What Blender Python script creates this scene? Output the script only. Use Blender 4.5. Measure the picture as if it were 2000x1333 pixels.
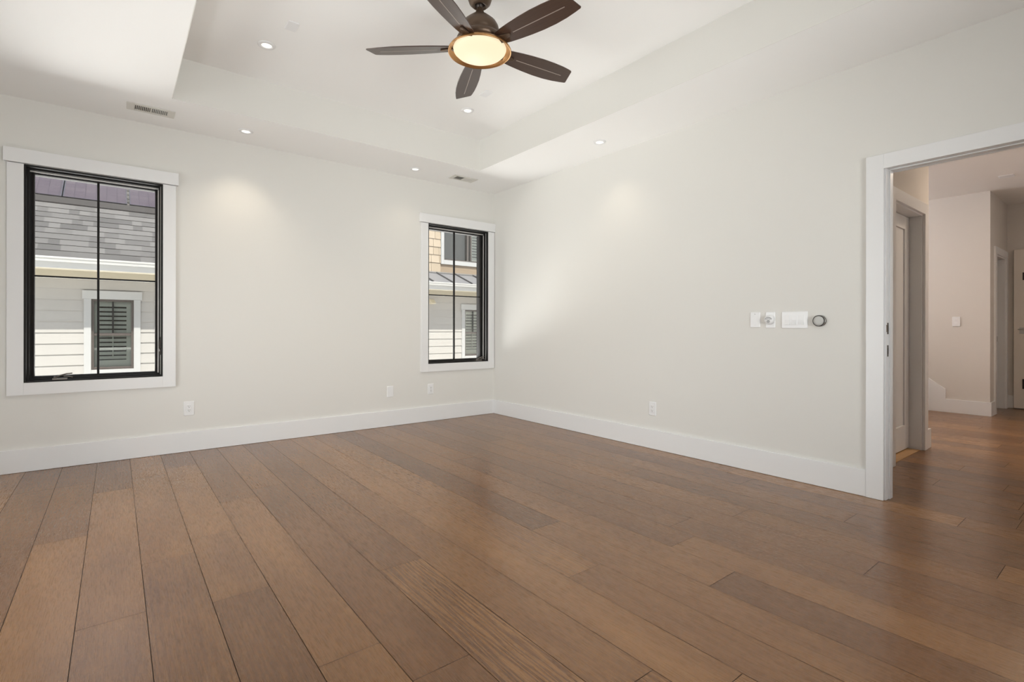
import bpy, bmesh, math, random
from mathutils import Vector, Matrix
random.seed(7)
for o in list(bpy.data.objects): bpy.data.objects.remove(o, do_unlink=True)
S = bpy.context.scene
COL = S.collection
PI = math.pi

# ------------------------------------------------------------------ camera
CAM = Vector((-3.7348, -5.1319, 1.0561)); YAW = 0.9058
cd = bpy.data.cameras.new('camera'); cam = bpy.data.objects.new('camera', cd); COL.objects.link(cam)
cd.sensor_width = 36.0; cd.lens = 987.144 * 36 / 2000; cd.shift_y = -23.66 / 2000
cd.clip_start = 0.02; cd.clip_end = 200
cam.location = CAM
cam.rotation_euler = (Matrix.Rotation(YAW - PI/2, 4, 'Z') @ Matrix.Rotation(PI/2, 4, 'X') @ Matrix.Rotation(0.0014, 4, 'Z')).to_euler()
S.camera = cam

# ------------------------------------------------------------------ view, world, sun
vs = S.view_settings
vs.view_transform = 'Standard'; vs.look = 'None'; vs.gamma = 1.0; vs.use_curve_mapping = False
vs.exposure = 0.26
S.display_settings.display_device = 'sRGB'
w = bpy.data.worlds.new('sky'); S.world = w; w.use_nodes = True
wn = w.node_tree.nodes; wl = w.node_tree.links; wn.clear()
wo = wn.new('ShaderNodeOutputWorld'); wb = wn.new('ShaderNodeBackground')
tc = wn.new('ShaderNodeTexCoord'); sp = wn.new('ShaderNodeSeparateXYZ'); rp = wn.new('ShaderNodeValToRGB')
rp.color_ramp.elements[0].position = 0.0; rp.color_ramp.elements[0].color = (0.90, 0.89, 0.87, 1)
rp.color_ramp.elements[1].position = 0.7; rp.color_ramp.elements[1].color = (0.55, 0.65, 0.82, 1)
wl.new(tc.outputs['Generated'], sp.inputs[0]); wl.new(sp.outputs['Z'], rp.inputs[0])
wl.new(rp.outputs[0], wb.inputs[0]); wb.inputs[1].default_value = 1.6
wl.new(wb.outputs[0], wo.inputs[0])

def light(name, kind, loc, energy, color, **k):
    d = bpy.data.lights.new(name, kind); d.energy = energy; d.color = color
    rot = k.pop('rot', (0, 0, 0))
    for a, b in k.items(): setattr(d, a, b)
    o = bpy.data.objects.new(name, d); COL.objects.link(o); o.location = loc; o.rotation_euler = rot
    return o
SUN_EL = math.radians(60.5)
sun = light('sun', 'SUN', (0, -6, 12), 6.9, (1.0, 0.95, 0.87), angle=math.radians(0.55))
sun.rotation_euler = Vector((0.03, math.cos(SUN_EL), -math.sin(SUN_EL))).to_track_quat('-Z', 'Y').to_euler()
# fill lamps added as daylight outside the two unseen side and rear windows
def aim(o, target):
    o.rotation_euler = (Vector(target) - o.location).to_track_quat('-Z', 'Y').to_euler()
    return o
DAY = (0.985, 1.0, 1.01)
aim(light('side_fill_lamp', 'AREA', (-5.12, -1.95, 0.8), 68, DAY, shape='RECTANGLE', size=2.5, size_y=2.2), (-2.6, -1.75, 1.9))
aim(light('rear_fill_lamp', 'AREA', (-2.0, -6.2, 1.1), 90, DAY, shape='RECTANGLE', size=2.3, size_y=1.75), (-2.0, -2.5, 2.2))
# lamps added to stand in for bounce off sunlit ground and siding
aim(light('ground_bounce_fill', 'AREA', (-2.3, 2.35, -0.72), 760, (1.0, 0.99, 0.975), shape='RECTANGLE', size=9.0, size_y=1.9), (-2.3, 0, 1.3))
aim(light('wall_bounce_fill', 'AREA', (-2.3, 4.0, -0.55), 360, (1.0, 0.99, 0.975), shape='RECTANGLE', size=9.5, size_y=1.4), (-2.3, 0, 0.6))
light('daylight_stair_window', 'AREA', (3.3, 0.05, 2.0), 85, (0.95, 0.95, 1.0), shape='RECTANGLE', size=1.15, size_y=0.95, rot=(-PI/2, 0, 0))
light('hall_fill_lamp', 'AREA', (2.6, -4.6, 2.735), 12, (1.0, 0.80, 0.60), shape='DISK', size=0.18)  # unseen warm lamp added to brighten the dark hall

# ------------------------------------------------------------------ materials
MATS = {}
def nt(name):
    m = bpy.data.materials.new(name); m.use_nodes = True
    n = m.node_tree.nodes; l = m.node_tree.links
    return m, n, l, n['Principled BSDF']
def srgb(r, g, b):
    f = lambda c: (c/255/12.92 if c/255 <= 0.04045 else ((c/255+0.055)/1.055)**2.4)
    return (f(r), f(g), f(b), 1)
def mat(name, col, rough=0.5, metal=0.0, bump=0.0, bscale=200, spec=0.5, var=0.0, vscale=8, coat=0.0):
    if name in MATS: return MATS[name]
    m, n, l, b = nt(name)
    b.inputs['Base Color'].default_value = col
    b.inputs['Roughness'].default_value = rough; b.inputs['Metallic'].default_value = metal
    b.inputs['Specular IOR Level'].default_value = spec
    if coat: b.inputs['Coat Weight'].default_value = coat
    co = n.new('ShaderNodeTexCoord')
    if var > 0:
        no = n.new('ShaderNodeTexNoise'); no.inputs['Scale'].default_value = vscale; no.inputs['Detail'].default_value = 4
        l.new(co.outputs['Object'], no.inputs['Vector'])
        mx = n.new('ShaderNodeMix'); mx.data_type = 'RGBA'
        mx.inputs['A'].default_value = tuple(c*(1-var) for c in col[:3]) + (1,)
        mx.inputs['B'].default_value = tuple(min(1, c*(1+var)) for c in col[:3]) + (1,)
        l.new(no.outputs['Fac'], mx.inputs['Factor']); l.new(mx.outputs['Result'], b.inputs['Base Color'])
    if bump > 0:
        no = n.new('ShaderNodeTexNoise'); no.inputs['Scale'].default_value = bscale; no.inputs['Detail'].default_value = 3
        l.new(co.outputs['Object'], no.inputs['Vector'])
        bp = n.new('ShaderNodeBump'); bp.inputs['Strength'].default_value = bump; bp.inputs['Distance'].default_value = 0.002
        l.new(no.outputs['Fac'], bp.inputs['Height']); l.new(bp.outputs['Normal'], b.inputs['Normal'])
    MATS[name] = m
    return m
WALL = mat('wall_paint', (0.785, 0.772, 0.735, 1), 0.75, bump=0.05, bscale=350, spec=0.25)
CEIL = mat('ceiling_paint', (0.94, 0.935, 0.92, 1), 0.85, bump=0.04, bscale=300, spec=0.2)
TRIM = mat('trim_paint', (0.84, 0.84, 0.84, 1), 0.35, spec=0.4)
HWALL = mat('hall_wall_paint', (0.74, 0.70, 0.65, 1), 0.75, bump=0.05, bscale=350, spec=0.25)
BLACK = mat('window_bronze_black', (0.016, 0.0145, 0.0135, 1), 0.5, spec=0.22)
SASH = mat('sash_bronze', (0.02, 0.017, 0.016, 1), 0.55, spec=0.2)
TRACK_LIT = mat('window_track_highlight', (0.62, 0.60, 0.57, 1), 0.4, metal=0.2)  # pale tone is light on the track, put into the colour
PLATE = mat('plate_plastic', (0.86, 0.86, 0.86, 1), 0.3)
PLATEG = mat('plate_plastic_shadow', (0.25, 0.25, 0.24, 1), 0.5)
GREYPL = mat('grey_print', (0.38, 0.38, 0.38, 1), 0.4)
BRONZE = mat('fan_bronze', (0.11, 0.072, 0.048, 1), 0.38, metal=0.55, var=0.12, vscale=30)
RINGM = mat('fan_ring_glow_metal', (0.50, 0.27, 0.11, 1), 0.33, metal=0.85)  # bronze, with the bowl's orange glow put into the colour
STEEL = mat('brushed_steel', (0.55, 0.54, 0.52, 1), 0.3, metal=1.0)
DARKM = mat('dark_metal', (0.05, 0.04, 0.035, 1), 0.4, metal=0.7)
LOUV = mat('vent_enamel', (0.70, 0.68, 0.63, 1), 0.5)
DARK = mat('duct_dark', (0.03, 0.028, 0.022, 1), 0.9)

def emis(name, col, strength):
    m, n, l, b = nt(name)
    b.inputs['Base Color'].default_value = (0.25, 0.22, 0.17, 1)
    b.inputs['Emission Color'].default_value = col; b.inputs['Emission Strength'].default_value = strength
    return m
BOWL = emis('frosted_glass_lit', (1.0, 0.83, 0.56, 1), 0.74)
LENS = emis('downlight_lens', (1.0, 0.95, 0.84, 1), 1.5)

def glass(name='window_glass', tint=(0.97, 0.98, 0.975, 1)):
    m = bpy.data.materials.new(name); m.use_nodes = True
    n = m.node_tree.nodes; l = m.node_tree.links; n.clear()
    o = n.new('ShaderNodeOutputMaterial'); t = n.new('ShaderNodeBsdfTransparent'); g = n.new('ShaderNodeBsdfGlossy')
    g.inputs['Roughness'].default_value = 0.02; t.inputs[0].default_value = tint
    f = n.new('ShaderNodeFresnel'); f.inputs[0].default_value = 1.5
    mx = n.new('ShaderNodeMixShader')
    l.new(f.outputs[0], mx.inputs[0]); l.new(t.outputs[0], mx.inputs[1]); l.new(g.outputs[0], mx.inputs[2]); l.new(mx.outputs[0], o.inputs[0])
    return m
GLASS = glass()

def floor_mat():
    m, n, l, b = nt('oak_planks')
    co = n.new('ShaderNodeTexCoord'); at = n.new('ShaderNodeAttribute'); at.attribute_name = 'tone'
    sx = n.new('ShaderNodeSeparateColor'); l.new(at.outputs['Color'], sx.inputs[0])
    # per-plank offset vector
    cm = n.new('ShaderNodeCombineXYZ')
    mul = n.new('ShaderNodeMath'); mul.operation = 'MULTIPLY'; mul.inputs[1].default_value = 37.0; l.new(sx.outputs[1], mul.inputs[0])
    l.new(mul.outputs[0], cm.inputs[1]); l.new(mul.outputs[0], cm.inputs[2])
    ad = n.new('ShaderNodeVectorMath'); ad.operation = 'ADD'; l.new(co.outputs['Object'], ad.inputs[0]); l.new(cm.outputs[0], ad.inputs[1])
    def mapped(sc):
        mp = n.new('ShaderNodeMapping'); mp.inputs['Scale'].default_value = sc; l.new(ad.outputs[0], mp.inputs[0]); return mp
    # fine pores
    fine = n.new('ShaderNodeTexNoise'); fine.inputs['Scale'].default_value = 1; fine.inputs['Detail'].default_value = 5; fine.inputs['Roughness'].default_value = 0.65
    l.new(mapped((330, 14, 1)).outputs[0], fine.inputs['Vector'])
    # broad soft clouding along the board
    broad = n.new('ShaderNodeTexNoise'); broad.inputs['Scale'].default_value = 1; broad.inputs['Detail'].default_value = 3
    l.new(mapped((7, 1.6, 1)).outputs[0], broad.inputs['Vector'])
    # growth rings (cathedral / flecks)
    wv = n.new('ShaderNodeTexWave'); wv.wave_type = 'BANDS'; wv.bands_direction = 'X'
    wv.inputs['Scale'].default_value = 1.0; wv.inputs['Distortion'].default_value = 10; wv.inputs['Detail'].default_value = 2; wv.inputs['Detail Scale'].default_value = 1.4
    l.new(mapped((18, 1.5, 1)).outputs[0], wv.inputs['Vector'])
    # cross ray flecks
    fl = n.new('ShaderNodeTexNoise'); fl.inputs['Scale'].default_value = 1; fl.inputs['Detail'].default_value = 2; fl.inputs['Distortion'].default_value = 1.5
    l.new(mapped((28, 60, 1)).outputs[0], fl.inputs['Vector'])
    ramp = n.new('ShaderNodeValToRGB'); e = ramp.color_ramp.elements
    e[0].position = 0.0; e[0].color = srgb(74, 46, 24)
    e[1].position = 1.0; e[1].color = srgb(164, 118, 70)
    mid = ramp.color_ramp.elements.new(0.45); mid.color = srgb(114, 76, 42)
    def mad(a, k, c):
        q = n.new('ShaderNodeMath'); q.operation = 'MULTIPLY_ADD'; l.new(a, q.inputs[0]); q.inputs[1].default_value = k
        if isinstance(c, float): q.inputs[2].default_value = c
        else: l.new(c, q.inputs[2])
        return q.outputs[0]
    wk = n.new('ShaderNodeMath'); wk.operation = 'MULTIPLY'; l.new(wv.outputs['Fac'], wk.inputs[0]); l.new(sx.outputs[2], wk.inputs[1])
    v = mad(sx.outputs[0], 0.45, -0.06)
    v = mad(broad.outputs['Fac'], 0.42, v)
    v = mad(fine.outputs['Fac'], 0.34, v)
    v = mad(fl.outputs['Fac'], 0.16, v)
    v = mad(wk.outputs[0], -0.42, v)
    l.new(v, ramp.inputs[0]); l.new(ramp.outputs[0], b.inputs['Base Color'])
    rr = mad(fine.outputs['Fac'], 0.16, 0.20); l.new(rr, b.inputs['Roughness'])
    b.inputs['Specular IOR Level'].default_value = 0.50
    b.inputs['Coat Weight'].default_value = 0.2; b.inputs['Coat Roughness'].default_value = 0.2; b.inputs['Coat IOR'].default_value = 1.6
    bp = n.new('ShaderNodeBump'); bp.inputs['Strength'].default_value = 0.22; bp.inputs['Distance'].default_value = 0.0015
    hh = mad(wk.outputs[0], 0.5, fine.outputs['Fac']); l.new(hh, bp.inputs['Height']); l.new(bp.outputs['Normal'], b.inputs['Normal'])
    return m
OAK = floor_mat()

# ------------------------------------------------------------------ mesh helpers
def bx(bm, x0, x1, y0, y1, z0, z1, mi=0):
    r = bmesh.ops.create_cube(bm, size=1.0)
    for v in r['verts']:
        v.co = Vector((x0 + (v.co.x+0.5)*(x1-x0), y0 + (v.co.y+0.5)*(y1-y0), z0 + (v.co.z+0.5)*(z1-z0)))
    for f in {f for v in r['verts'] for f in v.link_faces}: f.material_index = mi
    return r['verts']
def prism(bm, pts, axis, a, b, mi=0):
    """extrude a 2D polygon (pts in the plane of the two other axes, in axis order) from a to b"""
    def P(p, t):
        q = list(p); q.insert(axis, t); return Vector(q)
    A = [bm.verts.new(P(p, a)) for p in pts]; B = [bm.verts.new(P(p, b)) for p in pts]
    fs = [bm.faces.new(A), bm.faces.new(B[::-1])]
    for i in range(len(pts)):
        j = (i+1) % len(pts); fs.append(bm.faces.new((A[j], A[i], B[i], B[j])))
    for f in fs: f.material_index = mi
    bmesh.ops.recalc_face_normals(bm, faces=fs)
    return A + B
def lathe(bm, prof, seg=48, c=(0, 0, 0), close=True, mi=0):
    rings = []
    for r, z in prof:
        if r < 1e-5: rings.append([bm.verts.new((c[0], c[1], c[2]+z))])
        else: rings.append([bm.verts.new((c[0]+r*math.cos(2*PI*i/seg), c[1]+r*math.sin(2*PI*i/seg), c[2]+z)) for i in range(seg)])
    fs = []
    for a, b in zip(rings, rings[1:]):
        for i in range(seg):
            j = (i+1) % seg
            if len(a) == 1 and len(b) == 1: continue
            if len(a) == 1: fs.append(bm.faces.new((a[0], b[i], b[j])))
            elif len(b) == 1: fs.append(bm.faces.new((a[j], a[i], b[0])))
            else: fs.append(bm.faces.new((a[j], a[i], b[i], b[j])))
    for f in fs: f.smooth = True; f.material_index = mi
    bmesh.ops.recalc_face_normals(bm, faces=fs)
    return [v for r in rings for v in r]
def tube(bm, pts, rad, seg=10, mi=0):
    pts = [Vector(p) for p in pts]; rings = []
    rads = rad if isinstance(rad, (list, tuple)) else [rad]*len(pts)
    for i, p in enumerate(pts):
        t = (pts[min(i+1, len(pts)-1)] - pts[max(i-1, 0)]).normalized()
        u = t.cross(Vector((0.13, 0.21, 0.97))).normalized(); v = t.cross(u)
        rings.append([bm.verts.new(p + rads[i]*(math.cos(2*PI*k/seg)*u + math.sin(2*PI*k/seg)*v)) for k in range(seg)])
    fs = []
    for a, b in zip(rings, rings[1:]):
        for k in range(seg):
            fs.append(bm.faces.new((a[k], a[(k+1) % seg], b[(k+1) % seg], b[k])))
    fs.append(bm.faces.new(rings[0][::-1])); fs.append(bm.faces.new(rings[-1]))
    for f in fs: f.smooth = True; f.material_index = mi
    bmesh.ops.recalc_face_normals(bm, faces=fs)
def obj(name, bm, m, parent=None, bevel=0.0, loc=None, label=None):
    me = bpy.data.meshes.new(name); bm.to_mesh(me); bm.free()
    for x in (m if isinstance(m, (list, tuple)) else [m]): me.materials.append(x)
    o = bpy.data.objects.new(name, me); COL.objects.link(o)
    if parent is not None: o.parent = parent
    if loc is not None: o.location = loc
    if label: o['label'] = label
    if bevel:
        b = o.modifiers.new('bevel', 'BEVEL'); b.width = bevel; b.segments = 2; b.limit_method = 'ANGLE'; b.angle_limit = math.radians(40)
    return o
def NB(): return bmesh.new()
def boxobj(name, boxes, m, parent=None, bevel=0.0, **k):
    bm = NB()
    for b in boxes: bx(bm, *b)
    return obj(name, bm, m, parent, bevel, **k)
def struct(o): o['kind'] = 'structure'; return o
def thing(name, label, cat, loc=(0, 0, 0), rot=(0, 0, 0), group=None):
    o = bpy.data.objects.new(name, None); COL.objects.link(o); o.empty_display_size = 0.1
    o.location = loc; o.rotation_euler = rot; o['label'] = label; o['category'] = cat
    if group: o['group'] = group
    return o
def copy_tree(o, loc=None, rot=None, label=None, parent=None):
    c = o.copy(); COL.objects.link(c)
    if parent is not None: c.parent = parent
    if loc is not None: c.location = loc
    if rot is not None: c.rotation_euler = rot
    if label: c['label'] = label
    for ch in [x for x in list(bpy.data.objects) if x.parent == o]: copy_tree(ch, parent=c)
    return c

# ------------------------------------------------------------------ room shell
H = 2.743; HT = 3.06
XL, YB = -4.85, -5.95         # side wall and wall behind the camera
WT = 0.12                     # thickness of the wall to the hall
OPY0, OPY1, OPZ = -4.955, -4.090, 2.047 + 0.012
# window openings (rough): x range, z range
W1 = (-4.265, -3.425, 0.655, 2.26); W2 = (-0.935, -0.097, 0.655, 2.26)
def wall_with_holes_x(name, y0, y1, xa, xb, za, zb, holes, m):
    """wall lying along x between y0..y1, holes = (x0,x1,z0,z1)"""
    bm = NB(); xs = xa
    for (h0, h1, k0, k1) in sorted(holes):
        bx(bm, xs, h0, y0, y1, za, zb); bx(bm, h0, h1, y0, y1, za, k0); bx(bm, h0, h1, y0, y1, k1, zb); xs = h1
    bx(bm, xs, xb, y0, y1, za, zb)
    return struct(obj(name, bm, m))
def wall_with_holes_y(name, x0, x1, ya, yb, za, zb, holes, m):
    bm = NB(); ys = ya
    for (h0, h1, k0, k1) in sorted(holes):
        bx(bm, x0, x1, ys, h0, za, zb)
        if k0 > za: bx(bm, x0, x1, h0, h1, za, k0)
        bx(bm, x0, x1, h0, h1, k1, zb); ys = h1
    bx(bm, x0, x1, ys, yb, za, zb)
    return struct(obj(name, bm, m))
wall_with_holes_x('wall_back', 0, 0.17, XL-0.17, 0.0, 0, HT+0.1, [W1, W2], WALL)
wall_with_holes_y('wall_right', 0, WT, YB, 0.17, 0, HT+0.1, [(OPY0, OPY1, 0, OPZ)], WALL)
SW = (-3.25, -0.65, 0.06, 2.3)
wall_with_holes_y('wall_left', XL-0.17, XL, YB, 0, 0, HT+0.1, [SW], WALL)
RW = (-3.2, -0.8, 0.55, 2.35)
wall_with_holes_x('wall_front', YB-0.17, YB, XL-0.17, WT, 0, HT+0.1, [RW], WALL)

# ceiling: soffit ring, tray sides and tray top in one mesh
TX0, TX1, TY0, TY1 = -3.413, -0.680, -4.70, -0.671
bm = NB()
bx(bm, XL, TX0, YB, 0, H, HT); bx(bm, TX1, 0, YB, 0, H, HT)
bx(bm, TX0, TX1, TY1, 0, H, HT); bx(bm, TX0, TX1, YB, TY0, H, HT)
bx(bm, XL-0.17, WT, YB-0.17, 0.17, HT+0.1, HT+0.2)
bx(bm, TX0-0.05, TX1+0.05, TY0-0.05, TY1+0.05, HT, HT+0.1)
# sides of the tray belong to the wall colour
def tray_side(bm):
    bx(bm, TX0, TX0+0.004, TY0, TY1, H+0.0005, HT); bx(bm, TX1-0.004, TX1, TY0, TY1, H+0.0005, HT)
    bx(bm, TX0, TX1, TY1-0.004, TY1, H+0.0005, HT); bx(bm, TX0, TX1, TY0, TY0+0.004, H+0.0005, HT)
cl = struct(obj('ceiling', bm, CEIL))
bm = NB(); tray_side(bm); struct(obj('ceiling_tray_side', bm, WALL))

# ------------------------------------------------------------------ floor
PW = 0.2032
JOINTS = {}   # column index k: boundary x = -4.05 + PW*k .. +PW*(k+1)
def colk(x): return int(math.floor((x + 4.05)/PW + 1e-6))
for x, ys in [(-3.14, [-1.635]), (-3.34, [-0.53, -2.15, -2.89]), (-2.73, [-3.045]), (-2.32, [-2.48]), (-1.92, [-3.11]), (-2.12, [-3.593]),
              (-1.71, [-4.0]), (-0.70, [-2.72, -4.715]), (-1.31, [-3.527]), (-1.1, [-4.355]), (-2.52, [-4.17]), (-0.49, [-4.075])]:
    JOINTS[colk(x)] = ys
TONES = {(colk(-1.71), 1): 0.05, (colk(-2.73), 1): 0.80, (colk(-3.14), 0): 0.25, (colk(-3.34), 3): 0.25, (colk(-3.34), 2): 0.45, (colk(-2.12), 1): 0.35, (colk(-1.92), 1): 0.3,
         (colk(-0.49), 1): 0.2, (colk(-0.70), 1): 0.22, (colk(-1.31), 1): 0.3, (colk(-2.52), 1): 0.6}
RINGS = {(colk(-2.73), 1): 1.0, (colk(-2.52), 1): 0.7, (colk(-2.12), 0): 0.7}
bm = NB(); lay = bm.loops.layers.float_color.new('tone')
rnd = random.Random(11)
FX0, FX1, FY0, FY1 = XL, 6.1, YB, 0.0
k0 = colk(FX0) ; k1 = colk(FX1)
G = 0.0011
for k in range(k0, k1+1):
    xa = max(-4.05 + PW*k, FX0); xb = min(-4.05 + PW*(k+1), FX1)
    if k in JOINTS:
        js = sorted(JOINTS[k], reverse=True)
        last = js[-1]
        while last - 2.0 > FY0: last -= rnd.uniform(1.3, 2.2); js.append(last)
    else:
        js = []; y = FY1 - rnd.uniform(0.3, 2.0)
        while y > FY0 + 0.15: js.append(y); y -= rnd.uniform(1.1, 2.4)
    ys = [FY1] + js + [FY0]
    for i in range(len(ys)-1):
        ya, yb = ys[i+1], ys[i]
        if yb - ya < 0.01: continue
        vsx = [bm.verts.new((a, b, 0)) for a, b in ((xa+G, ya+G), (xb-G, ya+G), (xb-G, yb-G), (xa+G, yb-G))]
        f = bm.faces.new(vsx)
        t = TONES.get((k, i), rnd.betavariate(2.2, 2.2)); rg = RINGS.get((k, i), rnd.choice((0.0, 0.05, 0.15, 0.3)))
        c = (t, rnd.random(), rg, 1)
        for lp in f.loops: lp[lay] = c
        # thin edges so the gaps have depth
for v in bx(bm, FX0, FX1, FY0, FY1, -0.2, -0.003, 1): pass
struct(obj('floor', bm, [OAK, mat('gap_dark', (0.03, 0.018, 0.01, 1), 0.8)]))

# ------------------------------------------------------------------ baseboards
BH = 0.17; BT = 0.016
def baseboard(name, boxes, m=TRIM):
    return struct(boxobj(name, boxes, m, bevel=0.003))
baseboard('baseboard_back', [(XL, 0, -BT, 0, 0.001, BH)])
baseboard('baseboard_right', [(-BT, 0, -4.003, -BT, 0.001, BH), (-BT, 0, YB, OPY0-0.093, 0.001, BH)])
baseboard('baseboard_left', [(XL, XL+BT, YB, -BT, 0.001, BH)])
baseboard('baseboard_front', [(XL+BT, -BT, YB, YB+BT, 0.001, BH)])

# ------------------------------------------------------------------ room windows
def room_window(n, o, crank_x, lever):
    x0, x1, z0, z1 = o
    root = bpy.data.objects.new('window_%d' % n, None); COL.objects.link(root); root.location = ((x0+x1)/2, 0, z0); root['kind'] = 'structure'
    L = Vector(root.location)
    def bo(name, boxes, m, parent=root, bevel=0.0, **k):
        ob = boxobj(name, [(a-L.x, b-L.x, c, d, e-L.z, f-L.z) for a, b, c, d, e, f in boxes], m, parent, bevel, **k); return ob
    cw = 0.09
    # flat white casing: two sides, apron board, thicker head board
    bo('casing', [(x0-cw, x0, -0.02, 0, z0-cw, z1), (x1, x1+cw, -0.02, 0, z0-cw, z1), (x0, x1, -0.02, 0, z0-cw, z0)], TRIM, bevel=0.0015)
    hx1 = x1+cw+0.018 if n == 1 else 0.0-0.0005
    bo('head_casing', [(x0-cw-0.018, hx1, -0.034, 0, z1+0.004, z1+0.105)], TRIM, bevel=0.002)
    # dark outer frame lining the opening, stepped
    fr = []
    for (w_, ya, yb) in ((0.012, -0.012, 0.195), (0.024, 0.035, 0.195), (0.034, 0.075, 0.195)):
        fr += [(x0, x0+w_, ya, yb, z0, z1), (x1-w_, x1, ya, yb, z0, z1), (x0+w_, x1-w_, ya, yb, z0, z0+w_), (x0+w_, x1-w_, ya, yb, z1-w_, z1)]
    bo('frame', fr, BLACK, bevel=0.0015)
    bo('track', [(x0+0.026, x1-0.026, 0.058, 0.066, z1-0.033, z1-0.0242)] + [(x1-0.0325, x1-0.0245, 0.05, 0.056, z0+0.03, z1-0.04)] + [(x1-0.0165, x1-0.0125, 0.018, 0.022, z0+0.015, z1-0.015)], TRACK_LIT, label='pale painted highlight on the track inside the dark frame')
    s = 0.047
    sa = bo('sash', [(x0+0.034, x0+s, 0.09, 0.14, z0+0.034, z1-0.025), (x1-s, x1-0.034, 0.09, 0.14, z0+0.034, z1-0.025),
                (x0+s, x1-s, 0.09, 0.14, z0+0.02, z0+0.036), (x0+s, x1-s, 0.09, 0.14, z1-0.041, z1-0.02)], SASH, bevel=0.002)
    cx = (x0+x1)/2; zm = 1.453
    bo('muntin', [(cx-0.0075, cx+0.0075, 0.1, 0.125, z0+0.036, z1-0.04), (x0+s, cx-0.0075, 0.1, 0.125, zm-0.0065, zm+0.0065), (cx+0.0075, x1-s, 0.1, 0.125, zm-0.0065, zm+0.0065)], BLACK, bevel=0.002)
    bo('pane', [(x0+0.04, x1-0.04, 0.111, 0.115, z0+0.03, z1-0.022)], GLASS)
    # crank operator
    ck = NB()
    X = crank_x - L.x
    bx(ck, X-0.035, X+0.05, -0.012, 0.03, 0.012, 0.022)
    tube(ck, [(X-0.02, 0.0, 0.02), (X-0.02, -0.008, 0.034)], 0.009)
    tube(ck, [(X-0.02, -0.010, 0.030), (X+0.01, -0.016, 0.044), (X+0.045, -0.018, 0.055), (X+0.08, -0.016, 0.058)], [0.0045, 0.0055, 0.005, 0.0045])
    tube(ck, [(X+0.03, -0.016, 0.036), (X+0.06, -0.02, 0.036), (X+0.082, -0.02, 0.028)], [0.004, 0.0045, 0.004])
    obj('crank', ck, mat('crank_pewter', (0.22, 0.20, 0.18, 1), 0.35, metal=0.7), root, label='metal folding crank handle')
    if lever:
        lv = NB()
        X = x1 - 0.013 - L.x
        tube(lv, [(X, 0.03, 0.20), (X-0.008, 0.015, 0.24), (X-0.006, 0.01, 0.30), (X, 0.022, 0.335)], [0.006, 0.005, 0.004, 0.0035])
        bx(lv, X-0.006, X+0.001, 0.01, 0.045, 0.18, 0.225)
        obj('latch', lv, DARKM, root)
    return root
room_window(1, W1, -4.075, True)
room_window(2, W2, -0.24, False)
struct(boxobj('bounce_absorber', [(XL-0.17, WT, 0.17, 0.185, -1.35, 0.6), (XL-0.17, W1[0], 0.17, 0.185, 0.6, 3.3), (W1[1], W2[0], 0.17, 0.185, 0.6, 3.3), (W2[1], WT, 0.17, 0.185, 0.6, 3.3)], mat('absorber_dark', (0.05, 0.05, 0.05, 1), 0.8)))  # unseen dark layer added to soak up bounce light before it reaches the neighbour
bpy.data.objects['bounce_absorber'].name = 'wall_absorber'
# windows added in the two unseen walls so the fill lamps shine in
def added_window(n, boxes_frame, pane):
    root = bpy.data.objects.new('window_%d' % n, None); COL.objects.link(root); root['kind'] = 'structure'
    boxobj('frame', boxes_frame, BLACK, root, 0.002)
    boxobj('pane', [pane], GLASS, root)
y0, y1, z0, z1 = SW
added_window(3, [(XL-0.12, XL-0.02, y0, y0+0.04, z0, z1), (XL-0.12, XL-0.02, y1-0.04, y1, z0, z1), (XL-0.12, XL-0.02, y0, y1, z0, z0+0.04), (XL-0.12, XL-0.02, y0, y1, z1-0.04, z1),
                 (XL-0.08, XL-0.05, (y0+y1)/2-0.01, (y0+y1)/2+0.01, z0, z1)], (XL-0.07, XL-0.066, y0+0.03, y1-0.03, z0+0.03, z1-0.03))
x0, x1, z0, z1 = RW
added_window(4, [(x0, x0+0.04, YB-0.12, YB-0.02, z0, z1), (x1-0.04, x1, YB-0.12, YB-0.02, z0, z1), (x0, x1, YB-0.12, YB-0.02, z0, z0+0.04), (x0, x1, YB-0.12, YB-0.02, z1-0.04, z1),
                 ((x0+x1)/2-0.02, (x0+x1)/2+0.02, YB-0.1, YB-0.04, z0, z1)], (x0+0.03, x1-0.03, YB-0.07, YB-0.066, z0+0.03, z1-0.03))

# ------------------------------------------------------------------ cased opening to the hall
cw = 0.093
# casing flat boards (room side) + hall side
struct(boxobj('trim_1', [(-0.02, 0, -4.096, -4.003, 0.001, 2.137), (-0.02, 0, OPY0+0.016-cw-0.016, OPY0, 0.001, 2.137), (-0.02, 0, OPY0, -4.096, 2.047, 2.137)], TRIM, bevel=0.0015))
struct(boxobj('trim_2', [(WT, WT+0.018, -4.096, -4.003, 0.001, 2.137), (WT, WT+0.018, OPY0-cw, OPY0, 0.001, 2.137), (WT, WT+0.018, OPY0, -4.096, 2.047, 2.137)], TRIM, bevel=0.0015))
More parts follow.
